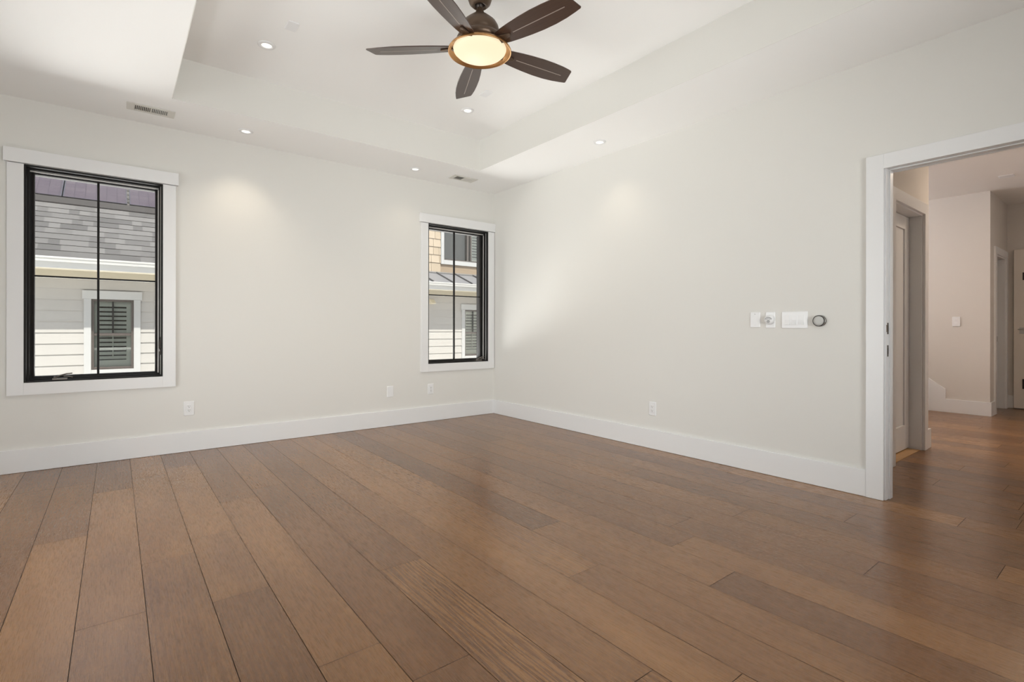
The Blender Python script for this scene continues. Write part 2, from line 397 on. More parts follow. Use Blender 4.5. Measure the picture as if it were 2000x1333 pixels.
# jamb lining with a split stop
struct(boxobj('trim_3', [(0.0, WT, -4.104, OPY1, 0.001, OPZ-0.008), (0.048, WT-0.02, -4.112, -4.104, 0.001, OPZ-0.014),
                         (0.0, WT, OPY0, OPY0+0.008, 0.001, OPZ-0.008), (0.048, WT-0.02, OPY0+0.008, OPY0+0.016, 0.001, OPZ-0.014),
                         (0.0, WT, OPY0, OPY1, OPZ-0.008, OPZ), (0.048, WT-0.02, OPY0+0.008, -4.104, OPZ-0.014, OPZ-0.008)], TRIM, bevel=0.001))
def strike(z0, z1, lip, label):
    r = thing('strike_plate', label, 'strike plate', (0.02, -4.104, (z0+z1)/2), group='strike plates on the door jamb')
    h = (z1-z0)/2
    bm = NB()
    bx(bm, 0.0, 0.018, -0.0025, 0, -h, -h*0.55); bx(bm, 0.0, 0.018, -0.0025, 0, h*0.55, h)
    bx(bm, 0.0, 0.004, -0.0025, 0, -h*0.55, h*0.55); bx(bm, 0.014, 0.018, -0.0025, 0, -h*0.55, h*0.55)
    if lip: bx(bm, -0.019, 0.0, -0.0025, 0, -h*0.62, h*0.62)
    obj('plate', bm, mat('strike_bronze', (0.12, 0.10, 0.08, 1), 0.35, metal=0.9), r)
    boxobj('bolt_hole', [(0.004, 0.014, -0.0012, 0, -h*0.55, h*0.55)], DARK, r, label='dark bolt hole')
strike(1.027, 1.097, True, 'upper dark metal strike plate with a square lip on the door jamb')
strike(0.888, 0.958, False, 'lower narrow dark metal strike plate on the door jamb')

# ------------------------------------------------------------------ hall beyond
HY = -3.87; HX1 = 2.0; HF = 4.62; HE = 5.75; HYB = -5.35
DX0, DX1, DZ = 1.03, 1.812, 2.061
# left hall wall with the panel door recess
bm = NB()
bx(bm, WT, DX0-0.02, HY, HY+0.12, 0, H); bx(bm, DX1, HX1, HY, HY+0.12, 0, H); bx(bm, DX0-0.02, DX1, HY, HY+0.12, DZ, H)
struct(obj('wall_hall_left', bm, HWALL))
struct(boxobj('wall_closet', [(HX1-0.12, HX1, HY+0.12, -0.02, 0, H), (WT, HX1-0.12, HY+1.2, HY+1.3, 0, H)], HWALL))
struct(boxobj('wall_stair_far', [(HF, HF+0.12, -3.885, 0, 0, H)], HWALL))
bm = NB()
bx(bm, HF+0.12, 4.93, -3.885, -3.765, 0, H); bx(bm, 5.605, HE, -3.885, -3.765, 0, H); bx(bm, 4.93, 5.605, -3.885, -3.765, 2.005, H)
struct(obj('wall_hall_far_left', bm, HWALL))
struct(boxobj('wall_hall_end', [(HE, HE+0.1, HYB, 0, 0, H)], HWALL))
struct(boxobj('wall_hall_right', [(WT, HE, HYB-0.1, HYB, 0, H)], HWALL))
bm = NB()
bx(bm, HX1, 2.7, -0.12, 0, 0, H); bx(bm, 3.9, HE, -0.12, 0, 0, H); bx(bm, 2.7, 3.9, -0.12, 0, 0, 1.5); bx(bm, 2.7, 3.9, -0.12, 0, 2.5, H)
struct(obj('wall_stair_back', bm, HWALL))
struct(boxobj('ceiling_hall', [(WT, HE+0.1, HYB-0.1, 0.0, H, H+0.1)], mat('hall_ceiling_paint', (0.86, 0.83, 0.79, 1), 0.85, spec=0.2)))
baseboard('baseboard_hall_left', [(DX1+0.09, HX1+0.016, HY-0.018, HY, 0.001, BH), (HX1, HX1+0.016, HY, -0.15, 0.001, BH), (WT+0.018, DX0-0.09, HY-0.018, HY, 0.001, BH)])
# stair skirt + base on the far wall, with its corner return
bm = NB()
y = -3.469
prism(bm, [(-3.885-0.016, 0.001), (-3.885-0.016, 0.170), (y, 0.170), (y, 0.297), (-0.13, 0.297+(3.339)*0.744), (-0.13, 0.001)], 0, HF-0.018, HF)
bx(bm, HF, 4.84, -3.885-0.016, -3.885, 0.001, 0.170)
struct(obj('baseboard_stair', bm, TRIM, bevel=0.002))
baseboard('baseboard_hall_end', [(HE-0.016, HE, HYB, -3.887, 0.001, BH)])
# far doorway casing and jamb
struct(boxobj('trim_4', [(4.84, 4.93, -3.903, -3.885, 0.001, 2.095), (5.605, 5.69, -3.903, -3.885, 0.001, 2.095), (4.93, 5.605, -3.903, -3.885, 2.005, 2.095),
                         (4.93, 4.945, -3.885, -3.765, 0.001, 2.005), (5.59, 5.605, -3.885, -3.765, 0.001, 2.005), (4.945, 5.59, -3.885, -3.765, 1.99, 2.005)], TRIM, bevel=0.0015))
r = thing('strike_plate', 'small dark strike plate on the jamb of the far hall doorway', 'strike plate', (5.59, -3.80, 0.93))
boxobj('plate', [(-0.002, 0, -0.012, 0.012, -0.035, 0.035)], mat('strike_bronze', (0.12, 0.10, 0.08, 1)), r)
# room behind that far doorway
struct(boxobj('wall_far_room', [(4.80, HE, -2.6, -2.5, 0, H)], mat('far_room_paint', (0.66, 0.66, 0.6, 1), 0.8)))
# panel door of the hall closet
struct(boxobj('trim_5', [(DX1, DX1+0.09, HY-0.02, HY, 0.001, 2.155), (DX0-0.11, DX0-0.02, HY-0.02, HY, 0.001, 2.155), (DX0-0.02, DX1, HY-0.02, HY, DZ, 2.155),
                         (DX1-0.018, DX1, HY, HY+0.12, 0.001, DZ), (DX0-0.02, DX0-0.002, HY, HY+0.12, 0.001, DZ), (DX0-0.002, DX1-0.018, HY, HY+0.12, DZ-0.014, DZ)], TRIM, bevel=0.0015))
door = bpy.data.objects.new('door_1', None); COL.objects.link(door); door.location = (DX0, HY+0.09, 0); door['kind'] = 'structure'
dw = 1.79-DX0
bm = NB()
# stiles and rails, panel recessed with a sticking bevel
s = 0.115; zt = 2.043
bx(bm, 0, s, 0, 0.035, 0.012, zt); bx(bm, dw-s, dw, 0, 0.035, 0.012, zt); bx(bm, s, dw-s, 0, 0.035, 0.012, 0.222); bx(bm, s, dw-s, 0, 0.035, 1.93, zt)
bx(bm, s, dw-s, 0.012, 0.024, 0.222, 1.93)
obj('leaf', bm, TRIM, door, bevel=0.003)
bm = NB()
tube(bm, [(0.06, 0, 0.923), (0.06, -0.05, 0.923)], 0.011); tube(bm, [(0.06, -0.05, 0.923), (0.15, -0.052, 0.925), (0.17, -0.048, 0.923)], [0.009, 0.007, 0.006])
lathe(bm, [(0, 0), (0.026, 0), (0.026, 0.006), (0, 0.006)], 24)
for v in list(bm.verts)[-2-48:]: v.co = Vector((v.co.x+0.06, -v.co.z, v.co.y+0.923))
obj('handle', bm, DARKM, door, label='dark lever handle')
boxobj('threshold_oak', [(DX0-0.002, DX1-0.02, HY+0.012, HY+0.135, 0.0005, 0.004)], mat('pale_oak', srgb(196, 156, 108), 0.45, var=0.15, vscale=14))['kind'] = 'structure'
bpy.data.objects['threshold_oak'].name = 'trim_6'
# open door leaf at the hall end
d2 = bpy.data.objects.new('door_2', None); COL.objects.link(d2); d2.location = (5.70, -3.957, 0); d2['kind'] = 'structure'
LW = mat('door_warm_paint', (0.80, 0.74, 0.66, 1), 0.4)
bm = NB()
bx(bm, -0.018, 0.018, -0.80, -0.69, 0.012, 2.12); bx(bm, -0.018, 0.018, -0.11, 0, 0.012, 2.12); bx(bm, -0.018, 0.018, -0.69, -0.11, 0.012, 0.24); bx(bm, -0.018, 0.018, -0.69, -0.11, 2.0, 2.12)
bx(bm, -0.008, 0.008, -0.69, -0.11, 0.24, 2.0)
obj('leaf', bm, LW, d2, bevel=0.003)
bm = NB(); tube(bm, [(-0.018, -0.075, 1.06), (-0.06, -0.075, 1.06)], 0.01); tube(bm, [(-0.06, -0.13, 1.06), (-0.062, -0.075, 1.06), (-0.06, -0.045, 1.06)], [0.007, 0.009, 0.006])
bx(bm, -0.022, -0.018, -0.1, -0.055, 1.0, 1.085)
obj('handle', bm, STEEL, d2, label='steel lever handle')
bm = NB(); bx(bm, -0.026, -0.018, -0.10, -0.084, 1.71, 1.81); bx(bm, -0.026, -0.018, -0.10, -0.084, 0.274, 0.403)
obj('hardware', bm, DARKM, d2, label='dark metal fittings')
# staircase
st = thing('staircase', 'white and oak staircase climbing beside the far hall wall', 'staircase', (3.65, -3.16, 0))
for i in range(11):
    boxobj('riser', [(0, 0.94, 0.25*i, 0.25*i+0.02, 0.001+0.186*i, 0.186*(i+1)-0.025)], TRIM, st)
    boxobj('tread', [(-0.01, 0.945, 0.25*i-0.025, 0.25*i+0.27, 0.186*(i+1)-0.025, 0.186*(i+1))], OAK, st, 0.004)

# ------------------------------------------------------------------ plates, outlets and switches
def rr_plate(bm, w_, h_, t, ax='y', r=0.006):
    """thin plate with a pillowed edge, built in x-z plane, face towards -y"""
    pts = []
    for cx_, cz_, a0 in ((w_/2-r, h_/2-r, 0), (-w_/2+r, h_/2-r, 90), (-w_/2+r, -h_/2+r, 180), (w_/2-r, -h_/2+r, 270)):
        for q in range(4):
            a = math.radians(a0 + 30*q); pts.append((cx_ + r*math.cos(a), cz_ + r*math.sin(a)))
    back = [bm.verts.new((x, 0, z)) for x, z in pts]
    mid = [bm.verts.new((x, -t*0.55, z)) for x, z in pts]
    k1_ = (w_-0.006)/w_; k2_ = (h_-0.006)/h_
    fr = [bm.verts.new((x*k1_, -t, z*k2_)) for x, z in pts]
    n_ = len(pts)
    for A, B in ((back, mid), (mid, fr)):
        for i in range(n_): bm.faces.new((A[i], A[(i+1) % n_], B[(i+1) % n_], B[i]))
    bm.faces.new(fr); bm.faces.new(back[::-1])
    bmesh.ops.recalc_face_normals(bm, faces=bm.faces)
def duplex(label, loc, rz, w_=0.078, h_=0.121, group='wall outlets near the floor'):
    r = thing('wall_outlet', label, 'outlet', loc, (0, 0, rz), group)
    bm = NB(); rr_plate(bm, w_, h_, 0.006); obj('cover_plate', bm, PLATE, r)
    boxobj('receptacle', [(-0.0165, 0.0165, -0.009, -0.004, -0.033, 0.033)], PLATE, r, 0.002)
    bm = NB()
    for s_ in (0.017, -0.017):
        bx(bm, -0.0075, -0.0045, -0.0095, -0.0085, s_-0.001, s_+0.008); bx(bm, 0.0045, 0.0075, -0.0095, -0.0085, s_, s_+0.007)
        tube(bm, [(0, -0.0085, s_-0.0075), (0, -0.0095, s_-0.0075)], 0.003, 12)
    obj('socket_hole', bm, PLATEG, r, label='dark outlet slots')
    return r
duplex('white duplex outlet on the window wall below the larger near window', (-3.238, 0, 0.369), 0)
r = duplex('white outlet under the window by the room corner', (-0.894, 0, 0.367), 0, 0.076, 0.118)
duplex('white duplex outlet alone on the long right wall', (0, -2.386, 0.353), -PI/2, 0.074, 0.12)
def blank(name, label, cat, loc, rz, w_, h_, rx=0, group=None, screw=True):
    r = thing(name, label, cat, loc, (rx, 0, rz), group)
    bm = NB(); rr_plate(bm, w_, h_, 0.006); obj('cover_plate', bm, PLATE, r)
    for s_ in (1, -1) if screw else ():
        bm = NB(); tube(bm, [(0, -0.0055, s_*h_*0.36), (0, -0.0068, s_*h_*0.36)], 0.003, 12); obj('screw', bm, GREYPL if screw == 2 and s_ == 1 else PLATE, r)
    return r
blank('blank_plate', 'blank white cover plate low on the window wall, left of the corner outlet', 'cover plate', (-1.389, 0, 0.373), 0, 0.074, 0.118)
b1 = blank('blank_plate', 'blank white cover plate at switch height, leftmost of the wall controls', 'cover plate', (0, -3.295, 1.126), -PI/2, 0.074, 0.114, screw=2)
# round device over a plate
r = thing('wall_sensor', 'white wall plate with a round dial of grey arcs between blank plate and switches', 'sensor', (0, -3.406, 1.123), (0, 0, -PI/2))
bm = NB(); rr_plate(bm, 0.068, 0.116, 0.006); obj('cover_plate', bm, PLATE, r)
bm = NB(); lathe(bm, [(0, 0.036), (0.026, 0.036), (0.031, 0.032), (0.033, 0.02), (0.033, 0.0)], 36)
for v in bm.verts: v.co = Vector((v.co.x, -v.co.z, v.co.y*1.05 + 0.002))
obj('dial', bm, PLATE, r)
def arc(bm, r0, r1, a0, a1, cz, y=-0.0368, n_=14):
    prev = None
    for i in range(n_+1):
        a = math.radians(a0 + (a1-a0)*i/n_)
        q = [bm.verts.new((rr*math.cos(a), yy, cz+rr*math.sin(a))) for rr, yy in ((r0, y), (r1, y), (r1, y+0.001), (r0, y+0.001))]
        if prev:
            for k in range(4): bm.faces.new((prev[k], prev[(k+1) % 4], q[(k+1) % 4], q[k]))
        prev = q
bm = NB(); arc(bm, 0.0225, 0.0295, 28, 152, -0.008); arc(bm, 0.0145, 0.019, 33, 147, -0.008); arc(bm, 0.0002, 0.0115, 0, 360, -0.010, n_=24)
bmesh.ops.recalc_face_normals(bm, faces=bm.faces)
obj('symbol', bm, GREYPL, r, label='grey arcs and dot symbol')
# triple rocker
r = thing('light_switch', 'white triple rocker light switch beside the round thermostat', 'light switch', (0, -3.571, 1.121), (0, 0, -PI/2))
bm = NB(); rr_plate(bm, 0.172, 0.118, 0.007); obj('cover_plate', bm, PLATE, r)
for dx in (-0.046, 0.0, 0.046):
    bm = NB(); prism(bm, [(-0.004, -0.034), (-0.013, -0.034), (-0.008, 0.0), (-0.009, 0.034), (-0.004, 0.034)], 0, dx-0.0165, dx+0.0165)
    obj('rocker', bm, PLATE, r, bevel=0.0012)
# thermostat
r = thing('thermostat', 'round thermostat with dark rim and pale grey face on the right wall', 'thermostat', (0, -3.733, 1.113), (0, 0, -PI/2))
def disc(prof, m, nm, **k):
    bm = NB(); lathe(bm, prof, 48)
    for v in bm.verts: v.co = Vector((v.co.x, -v.co.z, v.co.y))
    return obj(nm, bm, m, r, **k)
disc([(0, 0), (0.038, 0), (0.038, 0.006), (0.036, 0.007), (0, 0.007)], mat('thermostat_base', (0.06, 0.05, 0.04, 1), 0.4), 'base', label='dark base ring')
disc([(0.030, 0.006), (0.038, 0.012), (0.038, 0.018), (0.030, 0.018)], STEEL, 'middle_ring', label='steel ring')
disc([(0.034, 0.018), (0.0375, 0.019), (0.0375, 0.026), (0.035, 0.0285), (0.0325, 0.028), (0.032, 0.026)], mat('thermostat_rim', (0.045, 0.04, 0.035, 1), 0.3), 'rim', label='dark rim')
disc([(0.0325, 0.026), (0.0322, 0.0275), (0.02, 0.0285), (0, 0.0287)], mat('thermostat_face', (0.55, 0.55, 0.53, 1), 0.45), 'face', label='pale grey face')
# hall switch
r = thing('light_switch', 'single white light switch on the hall wall above the stair skirt', 'light switch', (HF, -3.572, 1.155), (0, 0, -PI/2))
bm = NB(); rr_plate(bm, 0.078, 0.122, 0.007); obj('cover_plate', bm, PLATE, r)
bm = NB(); prism(bm, [(-0.004, -0.034), (-0.011, -0.034), (-0.007, 0.0), (-0.009, 0.034), (-0.004, 0.034)], 0, -0.0165, 0.0165); obj('rocker', bm, PLATE, r, bevel=0.001)
# ceiling cover plates
blank('ceiling_plate', 'blank white plate on the tray ceiling beside the downlight left of the fan', 'cover plate', (-2.818, -1.60, HT), 0, 0.072, 0.114, rx=PI/2, group='cover plates on the tray ceiling', screw=False)
blank('ceiling_plate', 'blank white plate on the tray ceiling behind the lowest fan blade tip', 'cover plate', (-1.256, -1.61, HT), 0, 0.072, 0.114, rx=PI/2, group='cover plates on the tray ceiling', screw=False)
blank('ceiling_plate', 'blank plate on the hall ceiling seen through the doorway', 'cover plate', (3.96, -4.115, H), 0, 0.125, 0.125, rx=PI/2, screw=False)

# ------------------------------------------------------------------ ceiling vents
def vent(label, cx, cy):
    r = thing('ceiling_vent', label, 'vent', (cx, cy, H), group='ceiling vents along the window wall')
    W_, D_ = 0.303, 0.150; w2, d2_ = 0.106, 0.047
    boxobj('duct', [(-w2-0.004, w2+0.004, -d2_-0.003, d2_+0.003, -0.0015, -0.0005)], DARK, r, label='dark duct behind louvres')
    bm = NB()
    bx(bm, -W_/2, -w2, -D_/2, D_/2, -0.007, -0.0003); bx(bm, w2, W_/2, -D_/2, D_/2, -0.007, -0.0003)
    bx(bm, -w2, w2, -D_/2, -d2_, -0.007, -0.0003); bx(bm, -w2, w2, d2_, D_/2, -0.007, -0.0003); bx(bm, -0.006, 0.006, -d2_, d2_, -0.007, -0.0003)
    obj('frame', bm, LOUV, r, bevel=0.002)
    for side in (-1, 1):
        for i in range(9):
            x = side*(0.011 + i*0.0112)
            bm = NB(); prism(bm, [(x-0.0008*1, -0.0016), (x+0.0008, -0.0016), (x+0.0008+side*0.0052, -0.0068), (x-0.0008+side*0.0052, -0.0068)], 1, -d2_, d2_)
            obj('louvre', bm, LOUV, r)
vent('white slotted ceiling vent left of the tray, near the left window', -3.521, -0.345)
vent('white slotted ceiling vent near the far room corner', -0.67, -0.335)

# ------------------------------------------------------------------ downlights
def downlight(label, x, y, z, energy):
    r = thing('downlight', label, 'ceiling light', (x, y, z), group='recessed ceiling downlights')
    bm = NB(); lathe(bm, [(0.033, -0.001), (0.0345, -0.0065), (0.040, -0.0085), (0.052, -0.007), (0.0575, -0.004), (0.058, -0.0004)], 40); obj('trim_ring', bm, TRIM, r)
    bm = NB(); lathe(bm, [(0.0335, -0.0015), (0.031, -0.004), (0.0, -0.0045)], 32); obj('lens', bm, LENS, r, label='glowing round lens')
    light('downlight_beam', 'SPOT', (x, y, z-0.02), energy, (1.0, 0.86, 0.68), spot_size=math.radians(105), spot_blend=0.9, shadow_soft_size=0.035)
    return r
downlight('lit downlight in the tray left of the ceiling fan', -2.898, -1.252, HT, 15)
downlight('lit downlight in the tray beyond the fan blades', -1.20, -1.235, HT, 15)
downlight('lit downlight above the wall just right of the larger window', -2.862, -0.332, H, 11)
downlight('lit downlight near the vent at the far corner', -1.249, -0.305, H, 3)
downlight('lit downlight along the right side of the tray', -0.305, -2.033, H, 4.5)

# ------------------------------------------------------------------ ceiling fan
FC = Vector((-2.045, -2.665, 0))
fan = thing('ceiling_fan', 'dark bronze five-blade ceiling fan with a glowing bowl light', 'ceiling fan', (FC.x, FC.y, HT))
def fz(z): return z - HT
ZB = 2.705
bm = NB(); lathe(bm, [(0, 0), (0.078, 0), (0.078, -0.012), (0.073, -0.05), (0.062, -0.082), (0.046, -0.098), (0.036, -0.102), (0.030, -0.088), (0, -0.085)], 48); obj('canopy', bm, BRONZE, fan)
bm = NB(); lathe(bm, [(0.0, fz(2.985)), (0.022, fz(2.98)), (0.026, fz(2.968)), (0.020, fz(2.955)), (0.0125, fz(2.948)), (0.0125, fz(2.90))], 32); obj('downrod', bm, DARKM, fan)
bm = NB()
lathe(bm, [(0.013, fz(2.958)), (0.016, fz(2.950)), (0.022, fz(2.935)), (0.029, fz(2.915)), (0.034, fz(2.907)), (0.048, fz(2.902)), (0.056, fz(2.896)), (0.06, fz(2.889)), (0.075, fz(2.880)),
           (0.097, fz(2.860)), (0.110, fz(2.838)), (0.1145, fz(2.818)), (0.112, fz(2.800)), (0.107, fz(2.792)), (0.110, fz(2.786)), (0.130, fz(2.775)), (0.137, fz(2.762)),
           (0.136, fz(2.750)), (0.128, fz(2.742)), (0.120, fz(2.735)), (0.10, fz(2.725)), (0.0, fz(2.725))], 64)
obj('motor_housing', bm, BRONZE, fan)
bm = NB()
lathe(bm, [(0.098, fz(2.726)), (0.15, fz(2.718)), (0.178, fz(2.706)), (0.186, fz(2.694)), (0.187, fz(2.688)), (0.184, fz(2.685)), (0.178, fz(2.690)), (0.165, fz(2.702)), (0.157, fz(2.712)), (0.150, fz(2.714))], 72)
obj('light_ring', bm, RINGM, fan, label='bronze ring round the lamp bowl, its glow in the colour')
bm = NB()
lathe(bm, [(0.155, fz(2.712)), (0.157, fz(2.706)), (0.153, fz(2.696)), (0.140, fz(2.683)), (0.115, fz(2.669)), (0.08, fz(2.658)), (0.04, fz(2.652)), (0, fz(2.650))], 64)
obj('lamp_bowl', bm, BOWL, fan, label='glowing frosted glass bowl')
# blades
def blade_mat():
    m, n, l, b = nt('blade_walnut')
    co = n.new('ShaderNodeTexCoord'); mp = n.new('ShaderNodeMapping'); mp.inputs['Scale'].default_value = (3, 60, 3)
    no = n.new('ShaderNodeTexNoise'); no.inputs['Scale'].default_value = 2; no.inputs['Detail'].default_value = 4
    l.new(co.outputs['Object'], mp.inputs[0]); l.new(mp.outputs[0], no.inputs['Vector'])
    r_ = n.new('ShaderNodeValToRGB'); r_.color_ramp.elements[0].color = (0.035, 0.018, 0.012, 1); r_.color_ramp.elements[1].color = (0.075, 0.04, 0.027, 1)
    l.new(no.outputs['Fac'], r_.inputs[0]); l.new(r_.outputs[0], b.inputs['Base Color'])
    b.inputs['Roughness'].default_value = 0.30; b.inputs['Specular IOR Level'].default_value = 0.8
    return m
BLADE = blade_mat()
PITCH = math.radians(-13)
def blade_outline(x):  # half-widths on the two edges (ccw side, cw side)
    pts = [(0.150, 0.040, 0.040), (0.165, 0.047, 0.047), (0.22, 0.056, 0.056), (0.30, 0.066, 0.066), (0.40, 0.0735, 0.0735), (0.48, 0.0755, 0.075), (0.56, 0.072, 0.072), (0.62, 0.065, 0.064), (0.650, 0.060, 0.055), (0.672, 0.056, None)]
    return pts
up = [(0.150, 0.036), (0.158, 0.045), (0.20, 0.054), (0.26, 0.062), (0.34, 0.070), (0.42, 0.0745), (0.50, 0.074), (0.57, 0.068), (0.63, 0.058), (0.667, 0.050), (0.672, 0.044)]
dn = [(0.150, 0.036), (0.158, 0.045), (0.20, 0.054), (0.26, 0.062), (0.34, 0.070), (0.42, 0.0745), (0.50, 0.074), (0.57, 0.070), (0.62, 0.063), (0.642, 0.058), (0.648, 0.052)]
def make_blade(az):
    P_ = [(x, w_) for x, w_ in up] + [(x, -w_) for x, w_ in reversed(dn)]
    bm = NB(); prism(bm, P_, 2, -0.003, 0.003)
    # sub-mesh grooves handled as child
    b = obj('blade', bm, BLADE, fan, bevel=0.002)
    b.rotation_euler = (Matrix.Rotation(az, 4, 'Z') @ Matrix.Rotation(PITCH, 4, 'X')).to_euler()
    b.location = (0, 0, fz(ZB+0.012))
    bm = NB(); bx(bm, 0.255, 0.60, -0.0022, 0.0022, -0.0040, -0.0028)
    obj('inlay_line', bm, mat('blade_inlay', (0.42, 0.36, 0.32, 1), 0.3, metal=0.4), b, label='thin pale line down the blade')
    bm = NB()
    prism(bm, [(0.10, -0.030), (0.14, -0.032), (0.19, -0.020), (0.232, -0.009), (0.237, 0), (0.232, 0.009), (0.19, 0.020), (0.14, 0.032), (0.10, 0.030)], 2, -0.013, -0.0035)
    ir = obj('blade_iron', bm, BRONZE, b, bevel=0.003, label='bronze bracket')
    return b
A0 = math.radians(138.1)
for k in range(5): make_blade(A0 - k*math.radians(72))

# ------------------------------------------------------------------ neighbouring house
D = 4.2
def extmat(name, col, **k): return mat(name, col, **k)
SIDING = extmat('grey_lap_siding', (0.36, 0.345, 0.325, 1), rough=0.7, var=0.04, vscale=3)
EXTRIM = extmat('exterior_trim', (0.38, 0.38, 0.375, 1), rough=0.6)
SOFF = extmat('soffit_cream_sunlit', (0.40, 0.365, 0.29, 1), rough=0.7)  # warm sunlight bounced under the eave is in this cream
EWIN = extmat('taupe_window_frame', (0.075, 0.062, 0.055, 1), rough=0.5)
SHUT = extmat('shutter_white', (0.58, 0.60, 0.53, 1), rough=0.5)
house = thing('neighbouring_house', 'neighbouring house with grey lap siding and shingle roof seen through both windows', 'house', (0, D, 0))
def hb(name, boxes, m, parent=house, bevel=0.0, **k):
    return boxobj(name, [(a, b, c-D, d-D, e, f) for a, b, c, d, e, f in boxes], m, parent, bevel, **k)
nwin = [(-4.008, -3.524, 0.464, 1.473), (2.262, 2.746, 0.464, 1.473)]
HXA, HXB = -9.0, 7.0
# lap courses, cut round the window casings
bm = NB()
zc = 0.542 - 0.1525*12
segs_x = [HXA] + [v for n_ in nwin for v in (n_[0]-0.078, n_[1]+0.078)] + [HXB]
def lap(bm, xa, xb, z, hgt):
    prism(bm, [(0.0, z), (-0.016, z), (-0.004, z+hgt), (0.0, z+hgt)], 0, xa, xb)
for i in range(21):
    z = zc + 0.1525*i
    if z > 1.86: break
    hgt = min(0.1525+0.004, 1.88-z)
    win_zone = 0.36 < z+0.1525 and z < 1.48
    if win_zone:
        for a, b in ((segs_x[0], segs_x[1]), (segs_x[2], segs_x[3]), (segs_x[4], segs_x[5])): lap(bm, a, b, z, hgt)
    else: lap(bm, HXA, HXB, z, hgt)
obj('lap_siding', bm, SIDING, house)
# wall core with window holes
bm = NB(); xs = HXA
for (a, b, c, d) in nwin:
    bx(bm, xs, a, 0.001, 0.15, -1.4, 1.9); bx(bm, a, b, 0.001, 0.15, -1.4, c); bx(bm, a, b, 0.001, 0.15, d, 1.9); xs = b
bx(bm, xs, HXB, 0.001, 0.15, -1.4, 1.9)
obj('wall', bm, SIDING, house)
XS = -0.3   # shingle roof to the left of this, metal roof and upper storey to the right
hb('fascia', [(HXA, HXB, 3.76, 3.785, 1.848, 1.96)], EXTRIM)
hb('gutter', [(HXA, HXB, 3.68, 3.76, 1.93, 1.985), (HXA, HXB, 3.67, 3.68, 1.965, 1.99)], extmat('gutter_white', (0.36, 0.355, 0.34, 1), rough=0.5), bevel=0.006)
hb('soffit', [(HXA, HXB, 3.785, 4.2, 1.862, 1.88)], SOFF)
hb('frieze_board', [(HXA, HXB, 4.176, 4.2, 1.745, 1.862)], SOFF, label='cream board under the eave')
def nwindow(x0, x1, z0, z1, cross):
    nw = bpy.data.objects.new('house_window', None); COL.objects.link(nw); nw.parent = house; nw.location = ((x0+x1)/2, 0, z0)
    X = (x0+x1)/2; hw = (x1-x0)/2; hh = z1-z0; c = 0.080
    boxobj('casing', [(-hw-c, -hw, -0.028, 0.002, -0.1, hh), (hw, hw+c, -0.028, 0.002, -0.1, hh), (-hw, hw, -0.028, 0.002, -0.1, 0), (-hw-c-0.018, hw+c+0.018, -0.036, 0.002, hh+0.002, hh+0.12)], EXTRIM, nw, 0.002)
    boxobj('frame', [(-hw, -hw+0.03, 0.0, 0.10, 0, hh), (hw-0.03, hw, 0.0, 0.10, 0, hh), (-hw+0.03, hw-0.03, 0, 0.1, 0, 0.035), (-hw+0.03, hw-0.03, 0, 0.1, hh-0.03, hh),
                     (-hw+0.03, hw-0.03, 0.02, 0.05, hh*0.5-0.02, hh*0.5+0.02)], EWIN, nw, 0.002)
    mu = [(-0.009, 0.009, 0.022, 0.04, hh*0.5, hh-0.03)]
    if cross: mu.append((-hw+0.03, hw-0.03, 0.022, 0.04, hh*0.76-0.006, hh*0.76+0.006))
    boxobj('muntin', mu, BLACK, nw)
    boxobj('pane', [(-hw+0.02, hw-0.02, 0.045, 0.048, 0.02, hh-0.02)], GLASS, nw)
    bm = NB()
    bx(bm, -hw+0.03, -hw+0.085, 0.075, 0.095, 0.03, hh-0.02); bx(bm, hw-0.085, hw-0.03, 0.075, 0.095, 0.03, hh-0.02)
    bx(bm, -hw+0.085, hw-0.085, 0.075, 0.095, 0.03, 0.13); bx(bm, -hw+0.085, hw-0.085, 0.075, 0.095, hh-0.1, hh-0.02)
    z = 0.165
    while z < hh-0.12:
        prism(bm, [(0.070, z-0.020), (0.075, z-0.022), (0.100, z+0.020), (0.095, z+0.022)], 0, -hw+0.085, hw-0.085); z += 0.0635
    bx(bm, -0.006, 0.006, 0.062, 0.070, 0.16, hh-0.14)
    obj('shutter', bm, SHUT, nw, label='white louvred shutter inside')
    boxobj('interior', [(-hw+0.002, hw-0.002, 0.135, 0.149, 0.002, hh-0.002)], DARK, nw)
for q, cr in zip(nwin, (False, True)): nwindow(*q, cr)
# shingle roof: stepped courses
def shingle_mat():
    m, n, l, b = nt('asphalt_shingle')
    at = n.new('ShaderNodeAttribute'); at.attribute_name = 'tone'; co = n.new('ShaderNodeTexCoord')
    no = n.new('ShaderNodeTexNoise'); no.inputs['Scale'].default_value = 90; no.inputs['Detail'].default_value = 3; l.new(co.outputs['Object'], no.inputs['Vector'])
    sx = n.new('ShaderNodeSeparateColor'); l.new(at.outputs['Color'], sx.inputs[0])
    a = n.new('ShaderNodeMath'); a.operation = 'MULTIPLY_ADD'; a.inputs[1].default_value = 0.5; l.new(no.outputs['Fac'], a.inputs[0]); l.new(sx.outputs[0], a.inputs[2])
    r_ = n.new('ShaderNodeValToRGB'); r_.color_ramp.elements[0].position = 0.2; r_.color_ramp.elements[0].color = (0.085, 0.081, 0.079, 1); r_.color_ramp.elements[1].position = 1.25; r_.color_ramp.elements[1].color = (0.135, 0.129, 0.124, 1)
    l.new(a.outputs[0], r_.inputs[0]); l.new(r_.outputs[0], b.inputs['Base Color']); b.inputs['Roughness'].default_value = 0.95; b.inputs['Specular IOR Level'].default_value = 0.1
    return m
SL = 0.7; NRM = Vector((0, -SL, 1)).normalized()
bm = NB(); lay = bm.loops.layers.float_color.new('tone'); rs = random.Random(5)
ye = 3.75 - D; ze = 1.99
